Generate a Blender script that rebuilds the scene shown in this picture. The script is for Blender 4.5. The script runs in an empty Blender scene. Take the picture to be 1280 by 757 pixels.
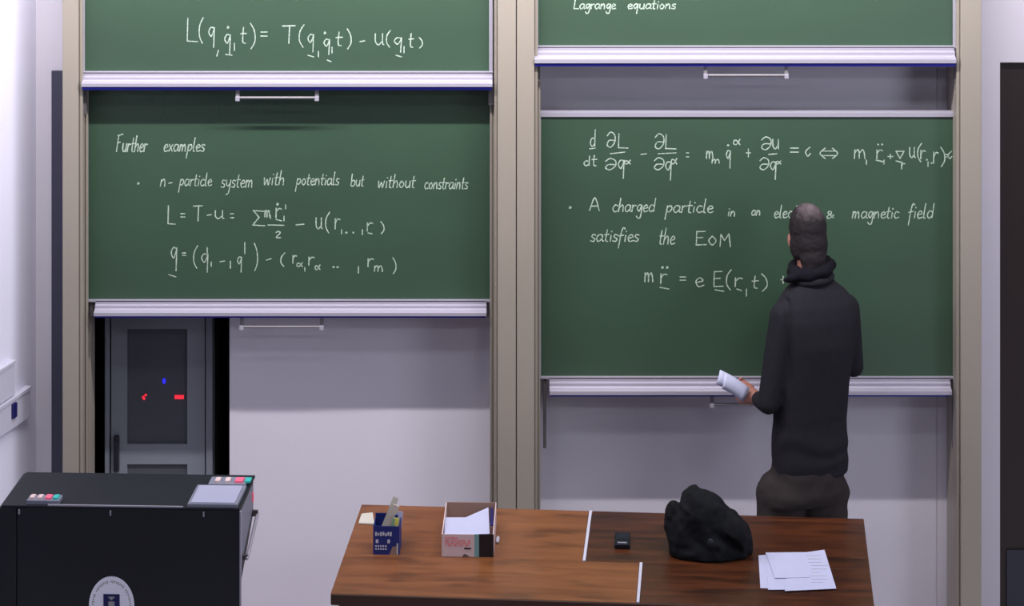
import bpy, bmesh, math, random
from mathutils import Vector, Matrix, noise
random.seed(7)
scene = bpy.context.scene
C = scene.collection
R = math.radians

# ---------------------------------------------------------------- camera
FPX, CAMD, CAMH, HOR = 3600.0, 11.08, 4.588, -700.0     # focal length in pixels, distance to wall, height, horizon row
cd = bpy.data.cameras.new('camera'); cam = bpy.data.objects.new('camera', cd); C.objects.link(cam)
cam.location = (0, -CAMD, CAMH); cam.rotation_euler = (R(90), 0, 0)
cd.sensor_width = 36; cd.lens = 36*FPX/1280; cd.shift_y = -(378.5-HOR)/1280; cd.clip_end = 60
scene.camera = cam
# ---------------------------------------------------------------- world, lights, exposure
w = bpy.data.worlds.new('world'); scene.world = w; w.use_nodes = True
w.node_tree.nodes['Background'].inputs[0].default_value = (.80, .82, 1, 1)
w.node_tree.nodes['Background'].inputs[1].default_value = .08
def area(name, loc, rot, sx, sy, power, col):
    l = bpy.data.lights.new(name, 'AREA'); l.shape = 'RECTANGLE'; l.size = sx; l.size_y = sy; l.energy = power; l.color = col
    o = bpy.data.objects.new(name, l); C.objects.link(o); o.location = loc; o.rotation_euler = rot; return o
area('board_lamp', (-.1, -1.45, 3.8), (R(66), 0, 0), 4.4, .06, 165, (1, .97, .95))
for hx in (-1.8, 1.8):
    area('hall_lamp', (hx, -4.3, 5.25), (R(45), 0, 0), 1.5, .3, 17, (.90, .92, 1))
    area('hall_lamp', (hx*1.3, -8.0, 5.25), (R(45), 0, 0), 1.5, .3, 22, (.90, .92, 1))
area('side_fill', (4.0, -3.6, 2.6), (0, R(80), 0), 1.4, 2.0, 68, (.85, .90, 1))  # added fill without a known source, brightens the left wall
scene.view_settings.view_transform = 'Standard'; scene.view_settings.look = 'None'
scene.view_settings.gamma = 1; scene.view_settings.use_curve_mapping = False
scene.view_settings.exposure = .35

# ---------------------------------------------------------------- helpers
def at(px, py, Y):                      # the point at depth Y seen at photo pixel
    d = Y+CAMD
    return Vector(((px-640)*d/FPX, Y, CAMH-(py-HOR)*d/FPX))
def onz(px, py, z):                     # the point at height z seen at photo pixel
    d = FPX*(CAMH-z)/(py-HOR)
    return Vector(((px-640)*d/FPX, d-CAMD, z))
def X(px, Y): return (px-640)*(Y+CAMD)/FPX
def Z(py, Y): return CAMH-(py-HOR)*(Y+CAMD)/FPX
def lin(c):
    c = c/255
    return c/12.92 if c <= .04045 else ((c+.055)/1.055)**2.4
def mat(name, rgb, rough=.6, metal=0, var=.0, scale=8, stretch=(1, 1, 1), bump=0, emit=0, coat=0, spec=.5, rgb2=None, alpha=1):
    m = bpy.data.materials.new(name); m.use_nodes = True
    nt = m.node_tree; b = nt.nodes['Principled BSDF']
    c = tuple(lin(v) for v in rgb)+(1,)
    b.inputs['Base Color'].default_value = c; b.inputs['Roughness'].default_value = rough
    b.inputs['Metallic'].default_value = metal; b.inputs['Coat Weight'].default_value = coat
    b.inputs['Specular IOR Level'].default_value = spec; b.inputs['Alpha'].default_value = alpha
    tc = nt.nodes.new('ShaderNodeTexCoord'); mp = nt.nodes.new('ShaderNodeMapping')
    mp.inputs['Scale'].default_value = stretch; nt.links.new(tc.outputs['Object'], mp.inputs[0])
    n = nt.nodes.new('ShaderNodeTexNoise'); n.inputs['Scale'].default_value = scale; n.inputs['Detail'].default_value = 4
    nt.links.new(mp.outputs[0], n.inputs['Vector'])
    if var or rgb2:
        c2 = tuple(lin(v) for v in rgb2)+(1,) if rgb2 else tuple(min(1, v*(1+var)) for v in c[:3])+(1,)
        c1 = c if rgb2 else tuple(v*(1-var) for v in c[:3])+(1,)
        r = nt.nodes.new('ShaderNodeValToRGB')
        r.color_ramp.elements[0].position = .3; r.color_ramp.elements[0].color = c1
        r.color_ramp.elements[1].position = .7; r.color_ramp.elements[1].color = c2
        nt.links.new(n.outputs['Fac'], r.inputs[0]); nt.links.new(r.outputs[0], b.inputs['Base Color'])
    if bump:
        bp = nt.nodes.new('ShaderNodeBump'); bp.inputs['Strength'].default_value = bump; bp.inputs['Distance'].default_value = .004
        nt.links.new(n.outputs['Fac'], bp.inputs['Height']); nt.links.new(bp.outputs[0], b.inputs['Normal'])
    if emit:
        b.inputs['Emission Color'].default_value = c; b.inputs['Emission Strength'].default_value = emit
    return m
def wood_mat(name, dark, mid, light):
    m = bpy.data.materials.new(name); m.use_nodes = True; nt = m.node_tree; b = nt.nodes['Principled BSDF']
    tc = nt.nodes.new('ShaderNodeTexCoord'); mp = nt.nodes.new('ShaderNodeMapping'); mp.inputs['Scale'].default_value = (.9, 7, 7)
    n = nt.nodes.new('ShaderNodeTexNoise'); n.inputs['Scale'].default_value = 3.2; n.inputs['Detail'].default_value = 6; n.inputs['Distortion'].default_value = .8
    mp2 = nt.nodes.new('ShaderNodeMapping'); mp2.inputs['Scale'].default_value = (1.6, 4.5, 4); mp2.inputs['Location'].default_value = (3.1, 1.7, 0)
    n2 = nt.nodes.new('ShaderNodeTexNoise'); n2.inputs['Scale'].default_value = 3.0; n2.inputs['Detail'].default_value = 2
    nt.links.new(tc.outputs['Object'], mp.inputs[0]); nt.links.new(mp.outputs[0], n.inputs['Vector'])
    nt.links.new(tc.outputs['Object'], mp2.inputs[0]); nt.links.new(mp2.outputs[0], n2.inputs['Vector'])
    r = nt.nodes.new('ShaderNodeValToRGB'); e = r.color_ramp.elements
    e[0].position = .32; e[0].color = tuple(lin(v) for v in mid)+(1,)
    e[1].position = .68; e[1].color = tuple(lin(v) for v in light)+(1,)
    nt.links.new(n.outputs['Fac'], r.inputs[0])
    r2 = nt.nodes.new('ShaderNodeValToRGB'); e = r2.color_ramp.elements
    e[0].position = .30; e[0].color = (.55, .55, .55, 1); e[1].position = .46; e[1].color = (0, 0, 0, 1)
    nt.links.new(n2.outputs['Fac'], r2.inputs[0])
    mx = nt.nodes.new('ShaderNodeMixRGB'); mx.inputs[2].default_value = tuple(lin(v) for v in dark)+(1,)
    nt.links.new(r.outputs[0], mx.inputs[1]); nt.links.new(r2.outputs[0], mx.inputs[0]); nt.links.new(mx.outputs[0], b.inputs['Base Color'])
    b.inputs['Roughness'].default_value = .3; b.inputs['Coat Weight'].default_value = .22; b.inputs['Coat Roughness'].default_value = .15
    return m
M = {}
M['wall'] = mat('painted_wall', (196, 191, 204), .8, var=.02, scale=2)
M['side_wall'] = mat('side_wall_lightened', (220, 218, 238), .7, var=.02, scale=2)  # left wall lit more strongly: the extra light is put into its colour
M['ceiling'] = mat('ceiling_paint', (96, 96, 98), .9)
M['hall_panel'] = mat('dark_hall_panel', (52, 44, 40), .7, var=.1)
M['floor'] = mat('grey_floor', (206, 202, 210), .6, var=.08, scale=5)
M['post'] = mat('post_paint', (140, 132, 124), .45, var=.03, scale=2)
M['alu'] = mat('aluminium_tray', (176, 171, 188), .32, .35)
M['bar'] = mat('bar_metal', (128, 124, 130), .4, .3)
M['alu_dark'] = mat('slider_metal', (92, 88, 92), .5, .3)
M['board'] = mat('board_green', (31, 62, 42), .54, spec=1.0, var=.10, scale=1.6, stretch=(1, 1, 2.2))
M['blue'] = mat('blue_fringe', (24, 26, 150), .6)  # tint of the colour fringe below the trays
M['chalk'] = mat('chalk', (178, 190, 180), .9, rgb2=(118, 140, 126), scale=120)
M['chalk_faint'] = mat('chalk_faint', (62, 84, 74), .9)
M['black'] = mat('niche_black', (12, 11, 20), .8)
M['rack'] = mat('rack_metal', (118, 122, 134), .5, .1, var=.03)
M['tint'] = mat('tinted_glass', (70, 72, 82), .3, 0, var=.05)
M['handle'] = mat('dark_handle', (20, 22, 34), .4)
M['lectern'] = mat('lectern_black', (15, 18, 28), .5, var=.1, scale=3)
M['lectern_top'] = mat('lectern_top', (16, 20, 29), .6, var=.08, scale=3, spec=.3)
M['grey'] = mat('grey_plastic', (120, 122, 140), .5)
M['white'] = mat('white_plastic', (190, 188, 206), .5)
M['paper'] = mat('paper', (178, 180, 210), .7, var=.02, scale=20)
M['logo_blue'] = mat('emblem_blue', (16, 16, 84), .5)
M['logo_grey'] = mat('emblem_grey', (150, 148, 150), .5)
M['wood_l'] = wood_mat('wood_light', (60, 34, 20), (108, 64, 35), (132, 82, 48))
M['wood_r'] = wood_mat('wood_dark', (24, 12, 8), (44, 22, 12), (84, 44, 23))
M['door'] = mat('door_wood', (30, 18, 18), .5, var=.15, scale=3, stretch=(6, 6, .6))
M['kick'] = mat('kick_plate', (52, 54, 66), .4, .5)
M['sweater'] = mat('sweater_wool', (34, 33, 39), .95, var=.06, scale=60, bump=.3, spec=.1)
M['trousers'] = mat('trousers_cotton', (48, 43, 44), .95, var=.08, scale=14, bump=.3, spec=.1)
M['scarf'] = mat('black_collar', (20, 19, 26), .9, spec=.1, bump=.5, scale=40)
M['skin'] = mat('skin', (150, 100, 90), .55)
M['shoe'] = mat('shoe_leather', (24, 20, 20), .4)
M['jacket'] = mat('black_jacket', (9, 11, 17), .85, var=.15, scale=10, spec=.2)
M['phone'] = mat('phone_black', (14, 16, 26), .25)
M['carton'] = mat('white_carton', (200, 178, 184), .7)
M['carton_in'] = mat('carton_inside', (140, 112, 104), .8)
M['carton_black'] = mat('carton_black', (18, 14, 26), .5)
M['carton_pale'] = mat('pink_cream_card', (184, 170, 164), .7)
M['teal'] = mat('carton_teal', (110, 152, 156), .6)
M['red'] = mat('red_print', (222, 120, 130), .6)
M['blue_box'] = mat('blue_box', (20, 38, 112), .55)
M['cream'] = mat('cream_card', (190, 184, 176), .7)
M['yellow'] = mat('yellow_card', (206, 194, 96), .6)
M['green'] = mat('green_card', (140, 176, 140), .6)
M['led_red'] = mat('led_red', (255, 50, 70), emit=.6)
M['led_blue'] = mat('led_blue', (50, 50, 255), emit=.5)
M['btn_red'] = mat('button_red', (225, 90, 120), emit=.25)
M['btn_teal'] = mat('button_teal', (40, 160, 155), emit=.25)
M['btn_white'] = mat('button_white', (205, 180, 182), emit=.1)
M['screen'] = mat('touch_screen', (160, 160, 186), .3, emit=.12)

class MB:
    def __init__(s): s.v = []; s.f = []
    def box(s, x0, x1, y0, y1, z0, z1):
        n = len(s.v); s.v += [(x, y, z) for x in (x0, x1) for y in (y0, y1) for z in (z0, z1)]
        s.f += [tuple(n+i for i in q) for q in ((0, 1, 3, 2), (4, 6, 7, 5), (0, 4, 5, 1), (2, 3, 7, 6), (0, 2, 6, 4), (1, 5, 7, 3))]; return s
    def prism(s, pts, axis, a, b):       # pts 2D polygon, extruded along axis from a to b
        n = len(s.v); k = len(pts)
        def P(p, t): return {'x': (t, p[0], p[1]), 'y': (p[0], t, p[1]), 'z': (p[0], p[1], t)}[axis]
        s.v += [P(p, a) for p in pts]+[P(p, b) for p in pts]
        s.f += [tuple(n+i for i in range(k)), tuple(n+k+i for i in reversed(range(k)))]
        s.f += [(n+i, n+k+i, n+k+(i+1) % k, n+(i+1) % k) for i in range(k)]; return s
    def slab(s, quad, th):               # quad of 3D points, thickened along its normal
        q = [Vector(p) for p in quad]; nn = (q[1]-q[0]).cross(q[-1]-q[0]).normalized()*th
        n = len(s.v); k = len(q); s.v += [tuple(p) for p in q]+[tuple(p+nn) for p in q]
        s.f += [tuple(n+i for i in reversed(range(k))), tuple(n+k+i for i in range(k))]
        s.f += [(n+i, n+(i+1) % k, n+k+(i+1) % k, n+k+i) for i in range(k)]; return s
    def loft(s, rings):                  # closed rings of 3D points, capped
        n = len(s.v); k = len(rings[0])
        for r in rings: s.v += [tuple(p) for p in r]
        for j in range(len(rings)-1):
            for i in range(k):
                a = n+j*k+i; b = n+j*k+(i+1) % k; s.f.append((a, b, b+k, a+k))
        s.f.append(tuple(n+i for i in reversed(range(k)))); s.f.append(tuple(n+(len(rings)-1)*k+i for i in range(k))); return s
    def tube(s, pts, rad, k=14, squash=None):
        pts = [Vector(p) for p in pts]; m = len(pts)
        rad = list(rad) if hasattr(rad, '__len__') else [rad]*m
        rings = []; ref = Vector((.13, .21, .97)).normalized()
        for i, p in enumerate(pts):
            t = (pts[min(i+1, m-1)]-pts[max(i-1, 0)]).normalized()
            a = t.cross(ref)
            if a.length < .05: a = t.cross(Vector((1, 0, 0)))
            a.normalize(); b = t.cross(a).normalized()
            def ring(c, r): return [c+a*math.cos(2*math.pi*j/k)*r+b*math.sin(2*math.pi*j/k)*r for j in range(k)]
            if i == 0:
                for u in (75, 45, 20): rings.append(ring(p-t*rad[0]*math.sin(R(u)), rad[0]*math.cos(R(u))))
            rings.append(ring(p, rad[i]))
            if i == m-1:
                for u in (20, 45, 75): rings.append(ring(p+t*rad[-1]*math.sin(R(u)), rad[-1]*math.cos(R(u))))
        return s.loft(rings)
    def ball(s, c, rx, ry, rz, rot=None, k=20):
        c = Vector(c); rings = []
        for j in range(1, k//2):
            th = math.pi*j/(k//2); r = []
            for i in range(k):
                p = Vector((rx*math.sin(th)*math.cos(2*math.pi*i/k), ry*math.sin(th)*math.sin(2*math.pi*i/k), -rz*math.cos(th)))
                r.append(c+(rot @ p if rot else p))
            rings.append(r)
        return s.loft(rings)
    def build(s, name, m, parent=None, smooth=False, bevel=0):
        me = bpy.data.meshes.new(name); me.from_pydata(s.v, [], s.f)
        bm = bmesh.new(); bm.from_mesh(me); bmesh.ops.recalc_face_normals(bm, faces=bm.faces)
        if bevel: bmesh.ops.bevel(bm, geom=[e for e in bm.edges if e.calc_face_angle(0) > .6], offset=bevel, segments=2, affect='EDGES', profile=.6)
        bm.to_mesh(me); bm.free(); me.materials.append(M[m] if isinstance(m, str) else m)
        if smooth: me.polygons.foreach_set('use_smooth', [True]*len(me.polygons))
        return link(name, me, parent)
    def remesh(s, name, m, parent=None, voxel=.008, smooth=6, lump=0, freq=12, post=None):
        me = bpy.data.meshes.new('tmp'); me.from_pydata(s.v, [], s.f)
        bm = bmesh.new(); bm.from_mesh(me); bmesh.ops.recalc_face_normals(bm, faces=bm.faces); bm.to_mesh(me); bm.free()
        o = bpy.data.objects.new('tmp', me); C.objects.link(o)
        r = o.modifiers.new('r', 'REMESH'); r.mode = 'VOXEL'; r.voxel_size = voxel
        if smooth: q = o.modifiers.new('s', 'SMOOTH'); q.iterations = smooth; q.factor = .5
        dg = bpy.context.evaluated_depsgraph_get(); me2 = bpy.data.meshes.new_from_object(o.evaluated_get(dg))
        bpy.data.objects.remove(o); bpy.data.meshes.remove(me)
        me2.name = name; me2.materials.clear(); me2.materials.append(M[m] if isinstance(m, str) else m)
        if lump or post:
            ns = [v.normal.copy() for v in me2.vertices]
            for v, nn in zip(me2.vertices, ns):
                if lump: v.co += nn*lump*noise.noise(v.co*freq)
                if post: v.co += post(v.co, nn)
        me2.polygons.foreach_set('use_smooth', [True]*len(me2.polygons))
        return link(name, me2, parent)
def link(name, me, parent=None):
    o = bpy.data.objects.new(name, me); C.objects.link(o)
    if parent is not None: o.parent = parent
    return o
def tag(o, label=None, cat=None, group=None, kind=None):
    for k, v in (('label', label), ('category', cat), ('group', group), ('kind', kind)):
        if v: o[k] = v
    return o
def empty(name, loc, rz=0):
    o = bpy.data.objects.new(name, None); C.objects.link(o); o.location = loc; o.rotation_euler = (0, 0, rz); o.empty_display_size = .1; return o
class Off(MB):                            # geometry written in world space, stored local to a thing's origin
    def __init__(s, root): super().__init__(); s.r = root
    def local(s):
        mi = (Matrix.Translation(s.r.location) @ s.r.rotation_euler.to_matrix().to_4x4()).inverted()
        s.v = [tuple(mi @ Vector(p)) for p in s.v]; return s

# ---------------------------------------------------------------- the setting
CX = X(45, 0)                             # left corner
NX0, NX1, NZ = X(65, 0), X(287, 0), Z(88, 0)
SEAM = X(1171, 0); DX0 = X(1250, 0); DX1 = DX0+.92; DZ = Z(78, 0); RX = 3.1; TOP = 5.4; BACK = -13
wb = MB()
wb.box(CX, NX0, 0, .12, 0, TOP); wb.box(NX0, NX1, 0, .12, NZ, TOP); wb.box(NX1, SEAM-.0015, 0, .12, 0, TOP)
wb.box(SEAM+.0015, DX0, 0, .12, 0, TOP); wb.box(DX0, DX1, 0, .12, DZ, TOP); wb.box(DX1, RX+.1, 0, .12, 0, TOP)
wb.box(SEAM-.02, SEAM+.02, .004, .11, 0, TOP)
tag(wb.build('wall_back', 'wall'), kind='structure')
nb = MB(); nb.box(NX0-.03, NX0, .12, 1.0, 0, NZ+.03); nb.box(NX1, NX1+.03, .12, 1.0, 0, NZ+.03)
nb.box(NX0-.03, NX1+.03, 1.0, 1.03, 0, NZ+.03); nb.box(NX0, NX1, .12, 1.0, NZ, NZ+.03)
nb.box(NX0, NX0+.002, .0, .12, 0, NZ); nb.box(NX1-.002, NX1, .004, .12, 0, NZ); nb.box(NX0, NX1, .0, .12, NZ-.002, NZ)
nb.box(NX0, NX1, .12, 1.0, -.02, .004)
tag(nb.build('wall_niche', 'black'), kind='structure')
tag(MB().box(NX0, X(80, 0), -.012, .03, 0, NZ).build('trim_1', mat('dark_trim', (58, 58, 78), .6)), kind='structure')
sl = .318                                 # the side walls splay outward towards the audience
def side(x, s):
    p = [(x, 0), (x, .12), (x+s*.14, .12), (x+s*(.14+sl*-BACK), BACK), (x+s*sl*-BACK, BACK)]
    return MB().prism(p, 'z', 0, TOP)
tag(side(CX, -1).build('wall_left', 'side_wall'), kind='structure')
tag(side(RX, 1).build('wall_right', 'wall'), kind='structure')
WX = RX+sl*-BACK+.3
tag(MB().box(-WX, WX, BACK-.1, BACK, 0, TOP).build('wall_rear', 'hall_panel'), kind='structure')
tag(MB().box(-WX, WX, -3.2, 1.1, -.1, 0).build('floor', 'floor'), kind='structure')
tag(MB().box(-WX, WX, BACK-.1, -3.2, -.1, 0).build('floor', 'hall_panel'), kind='structure')
tag(MB().box(-WX, WX, BACK-.1, 1.1, TOP, TOP+.1).build('ceiling', 'ceiling'), kind='structure')
d = MB().box(DX0, DX1, .03, .075, .004, DZ).build('door_1', 'door'); tag(d, kind='structure')
MB().box(DX0+.03, DX1-.03, .022, .03, .02, .31).build('kick_plate', 'kick', d)
MB().tube([(DX1-.09, .03, 1.0), (DX1-.09, -.02, 1.0), (DX1-.2, -.02, 1.0)], .009, 10).build('door_handle', 'alu', d, True)

# ---------------------------------------------------------------- the board columns
PF, FF = -.262, -.182                      # column front, inner flange front
def post(name_label, xa, xb, fa, fb, cap=None):
    lo, hi = min(xa, xb, fa, fb), max(xa, xb, fa, fb)
    root = empty('board_column', (X((lo+hi)/2, PF), -.1, 0))
    a, b = sorted((X(xa, PF), X(xb, PF)))
    o = Off(root); o.box(a, b, PF, -.002, 0, 3.35); o.local().build('column_body', 'post', root, bevel=.004)
    inner = fb                              # end nearest the board
    step = X(fa, PF); e = X(inner, FF); sgn = 1 if e > step else -1
    o = Off(root); q = sorted((step, step+sgn*.012)); o.box(q[0], q[1], PF+.02, -.002, 0, 3.35); o.local().build('step_rail', 'post', root, bevel=.003)
    o = Off(root); q = sorted((step+sgn*.0125, e)); o.box(q[0], q[1], FF, FF+.012, 0, 3.35); o.box(q[0], q[1], -.115, -.003, 0, 3.35); o.local().build('guide_rail', 'post', root, bevel=.002)
    o = Off(root); q = sorted((e-sgn*.007, e-sgn*.001)); o.box(q[0], q[1], FF-.006, FF-.0005, 0, 3.34); o.local().build('rail_lip', 'post', root)
    tag(root, name_label, 'column', 'tall columns that carry the sliding boards'); return root
post('grey-beige column at the left end of the boards, beside the side wall', 78, 98, 98.3, 110)
post('grey-beige column carrying the right edge of the left pair of boards', 645, 622, 621.7, 612.5)
post('grey-beige column carrying the left edge of the right pair of boards', 646, 668, 668.3, 675.5)
post('grey-beige column at the right end of the boards, beside the dark door', 1227, 1201, 1200.7, 1193.5)

# ---------------------------------------------------------------- stroke font: baseline 0, x-height 1, ascender 2, descender -1
G = {
'a': (.9, [[(.8, .9), (.35, 1), (.05, .5), (.3, 0), (.75, .4), (.8, .95)], [(.8, .9), (.78, .2), (1, .05)]]),
'b': (.8, [[(.1, 2), (.08, .1)], [(.1, .7), (.5, 1), (.8, .5), (.5, 0), (.08, .1)]]),
'c': (.75, [[(.75, .85), (.4, 1), (.08, .5), (.35, 0), (.8, .15)]]),
'd': (.9, [[(.75, .85), (.35, 1), (.08, .45), (.35, 0), (.75, .3)], [(.85, 2), (.78, .05)]]),
'e': (.75, [[(.1, .45), (.7, .65), (.45, 1), (.1, .6), (.3, 0), (.8, .15)]]),
'f': (.6, [[(.75, 1.8), (.5, 2), (.3, 1.2), (.15, -1)], [(.0, .8), (.65, .95)]]),
'g': (.8, [[(.75, .9), (.35, 1), (.1, .5), (.4, .1), (.75, .9)], [(.78, .9), (.7, -.7), (.35, -.95), (.1, -.6)]]),
'h': (.85, [[(.2, 2), (.08, 0)], [(.1, .5), (.5, 1), (.7, .7), (.72, 0)]]),
'i': (.35, [[(.2, .9), (.18, .0)], [(.22, 1.4), (.24, 1.5)]]),
'k': (.8, [[(.15, 2), (.05, 0)], [(.65, 1), (.1, .5), (.7, 0)]]),
'l': (.4, [[(.2, 2), (.12, .2), (.35, 0)]]),
'm': (1.2, [[(.1, 1), (.05, 0)], [(.08, .6), (.35, 1), (.48, .7), (.48, 0)], [(.5, .6), (.8, 1), (.95, .6), (1, 0)]]),
'n': (.85, [[(.1, 1), (.05, 0)], [(.08, .55), (.45, 1), (.65, .7), (.7, 0)]]),
'o': (.8, [[(.4, 1), (.08, .5), (.4, 0), (.75, .5), (.4, 1)]]),
'p': (.8, [[(.15, 1), (.02, -1)], [(.12, .7), (.5, 1), (.75, .6), (.45, .1), (.1, .25)]]),
'q': (.8, [[(.72, .9), (.35, 1), (.08, .55), (.38, .1), (.72, .8)], [(.75, 1), (.66, -1)]]),
'r': (.6, [[(.1, 1), (.08, 0)], [(.1, .6), (.35, .95), (.6, .9)]]),
's': (.6, [[(.6, .9), (.25, 1), (.15, .65), (.55, .35), (.4, 0), (.02, .1)]]),
't': (.55, [[(.3, 1.7), (.22, .2), (.5, 0)], [(.02, 1), (.6, 1.05)]]),
'u': (.85, [[(.1, 1), (.12, .3), (.4, 0), (.72, .4)], [(.75, 1), (.76, .0)]]),
'w': (1.0, [[(.05, 1), (.2, 0), (.5, .8), (.72, 0), (.95, 1)]]),
'x': (.7, [[(.05, 1), (.65, 0)], [(.65, 1), (.05, 0)]]),
'y': (.8, [[(.1, 1), (.15, .4), (.45, .2), (.7, .6)], [(.75, 1), (.6, -.7), (.25, -1)]]),
'A': (1.1, [[(.0, 0), (.55, 2), (1, 0)], [(.25, .7), (.85, .7)]]),
'E': (1, [[(.9, 2), (.1, 1.95)], [(.12, 2), (.08, 0)], [(.1, 1.05), (.7, 1.1)], [(.05, 0), (1, .05)]]),
'F': (1, [[(.0, 2), (.95, 2.2)], [(.15, 1.9), (.08, 0)], [(.1, 1.1), (.6, 1.2)]]),
'L': (.9, [[(.1, 2), (.05, .05)], [(.05, .05), (.9, 0)]]),
'M': (1.2, [[(.05, 0), (.15, 1.8)], [(.15, 1.8), (.5, .9)], [(.5, .9), (.95, 1.9)], [(.95, 1.9), (1.1, 0)]]),
'T': (1.1, [[(.0, 2), (1.1, 2.05)], [(.62, 2), (.55, 0)]]),
'U': (1, [[(.1, 1.9), (.1, .6), (.4, 0), (.75, .5)], [(.85, 1.9), (.85, .3), (1, .05)]]),
'2': (.7, [[(.05, .8), (.35, 1), (.6, .75), (.1, .05), (.7, .0)]]),
'0': (.6, [[(.5, 1), (.1, .5), (.3, 0), (.55, .3)]]),
'S': (1, [[(1, 1.9), (.1, 2)], [(.1, 2), (.6, 1.1)], [(.6, 1.1), (.05, .1)], [(.05, .1), (1.1, 0)]]),
'D': (1, [[(.1, 1.5), (.45, 2), (.85, 1.6), (.85, .7), (.45, 0), (.1, .3), (.3, .9), (.8, .9)]]),   # partial derivative
'V': (1, [[(0, 1), (1, 1)], [(1, 1), (.5, 0)], [(.5, 0), (0, 1)]]),
'(': (.4, [[(1, 2), (.2, 1.4), (.1, .6), (.8, 0)]]),
')': (.4, [[(.1, 2), (.8, 1.4), (.9, .6), (.2, 0)]]),
'=': (.8, [[(0, 1), (1, 1)], [(0, 0), (1, 0)]]),
'-': (.8, [[(0, 0), (1, .1)]]),
'_': (.8, [[(0, .1), (1, 0)]]),
'+': (.8, [[(0, .5), (1, .5)], [(.5, 1), (.5, 0)]]),
',': (.2, [[(1, 1), (0, 0)]]),
'|': (.2, [[(.5, 1), (.5, 0)]]),
'.': (.2, [[(0, 0), (.6, .1), (.1, .5), (.7, .6), (.2, 1)]]),
'@': (.8, [[(1, 1), (.5, .1), (.1, .2), (.2, .8), (.6, .7), (1, 0)]]),      # alpha
'<': (1, [[(.3, 1), (0, .5), (.3, 0)], [(.1, .72), (.9, .72)], [(.1, .28), (.9, .28)], [(.7, 1), (1, .5), (.7, 0)]]),
'&': (.8, [[(.9, .1), (.2, .8), (.5, 1), (.6, .7), (.1, .3), (.3, 0), (.9, .5)]]),
'~': (.3, []),
}
def smooth(pts, n=5):
    if len(pts) < 3: return pts
    P = [pts[0]]+list(pts)+[pts[-1]]; out = []
    for i in range(1, len(P)-2):
        for j in range(n):
            t = j/n; out.append(tuple(.5*((2*P[i][k])+(-P[i-1][k]+P[i+1][k])*t+(2*P[i-1][k]-5*P[i][k]+4*P[i+1][k]-P[i+2][k])*t*t+(-P[i-1][k]+3*P[i][k]-3*P[i+1][k]+P[i+2][k])*t**3) for k in (0, 1)))
    out.append(pts[-1]); return out
def glyph_box(ch, x0, y0, x1, y1):        # strokes of one sign stretched into a box
    st = [smooth(s) for s in G[ch][1]]
    xs = [p[0] for s in st for p in s]; ys = [p[1] for s in st for p in s]
    ax, bx, ay, by = min(xs), max(xs), min(ys), max(ys)
    return [[[(x0+(p[0]-ax)/max(bx-ax, 1e-6)*(x1-x0), y1-(p[1]-ay)/max(by-ay, 1e-6)*(y1-y0)) for p in s] for s in st]]
def word(text, x0, x1, yx, yb):           # handwriting between x0 and x1, x-height row yx, baseline yb
    tot = sum(G[c][0]+.12 for c in text); k = (x1-x0)/tot; h = yb-yx; x = x0; out = []
    for c in text:
        out.append([[(x+p[0]*k+p[1]*h*.12, yb-p[1]*h+random.uniform(-.2, .2)) for p in smooth(s)] for s in G[c][1]])
        x += (G[c][0]+.12)*k
    return out
def write(letters, Y, parent, root, name='chalk_letter', m='chalk', wd=.0042):
    for strokes in letters:
        o = Off(root); yy = Y-.0008
        for s in strokes:
            P = [at(a, b, yy) for a, b in s]
            if len(P) == 1: P.append(P[0]+Vector((.003, 0, 0)))
            for a, b in zip(P, P[1:]):
                t = b-a
                if t.length < 1e-6: continue
                t.normalize(); nn = Vector((-t.z, 0, t.x))*wd/2*random.uniform(.85, 1.15); e = t*wd*.35
                k = len(o.f)*Vector((0, -.00003, 0))
                n = len(o.v); o.v += [tuple(a-e-nn+k), tuple(b+e-nn+k), tuple(b+e+nn+k), tuple(a-e+nn+k)]; o.f.append((n, n+1, n+2, n+3))
        if not o.f: continue
        o.local(); me = bpy.data.meshes.new(name); me.from_pydata(o.v, [], o.f); me.materials.append(M[m]); link(name, me, parent)

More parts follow.
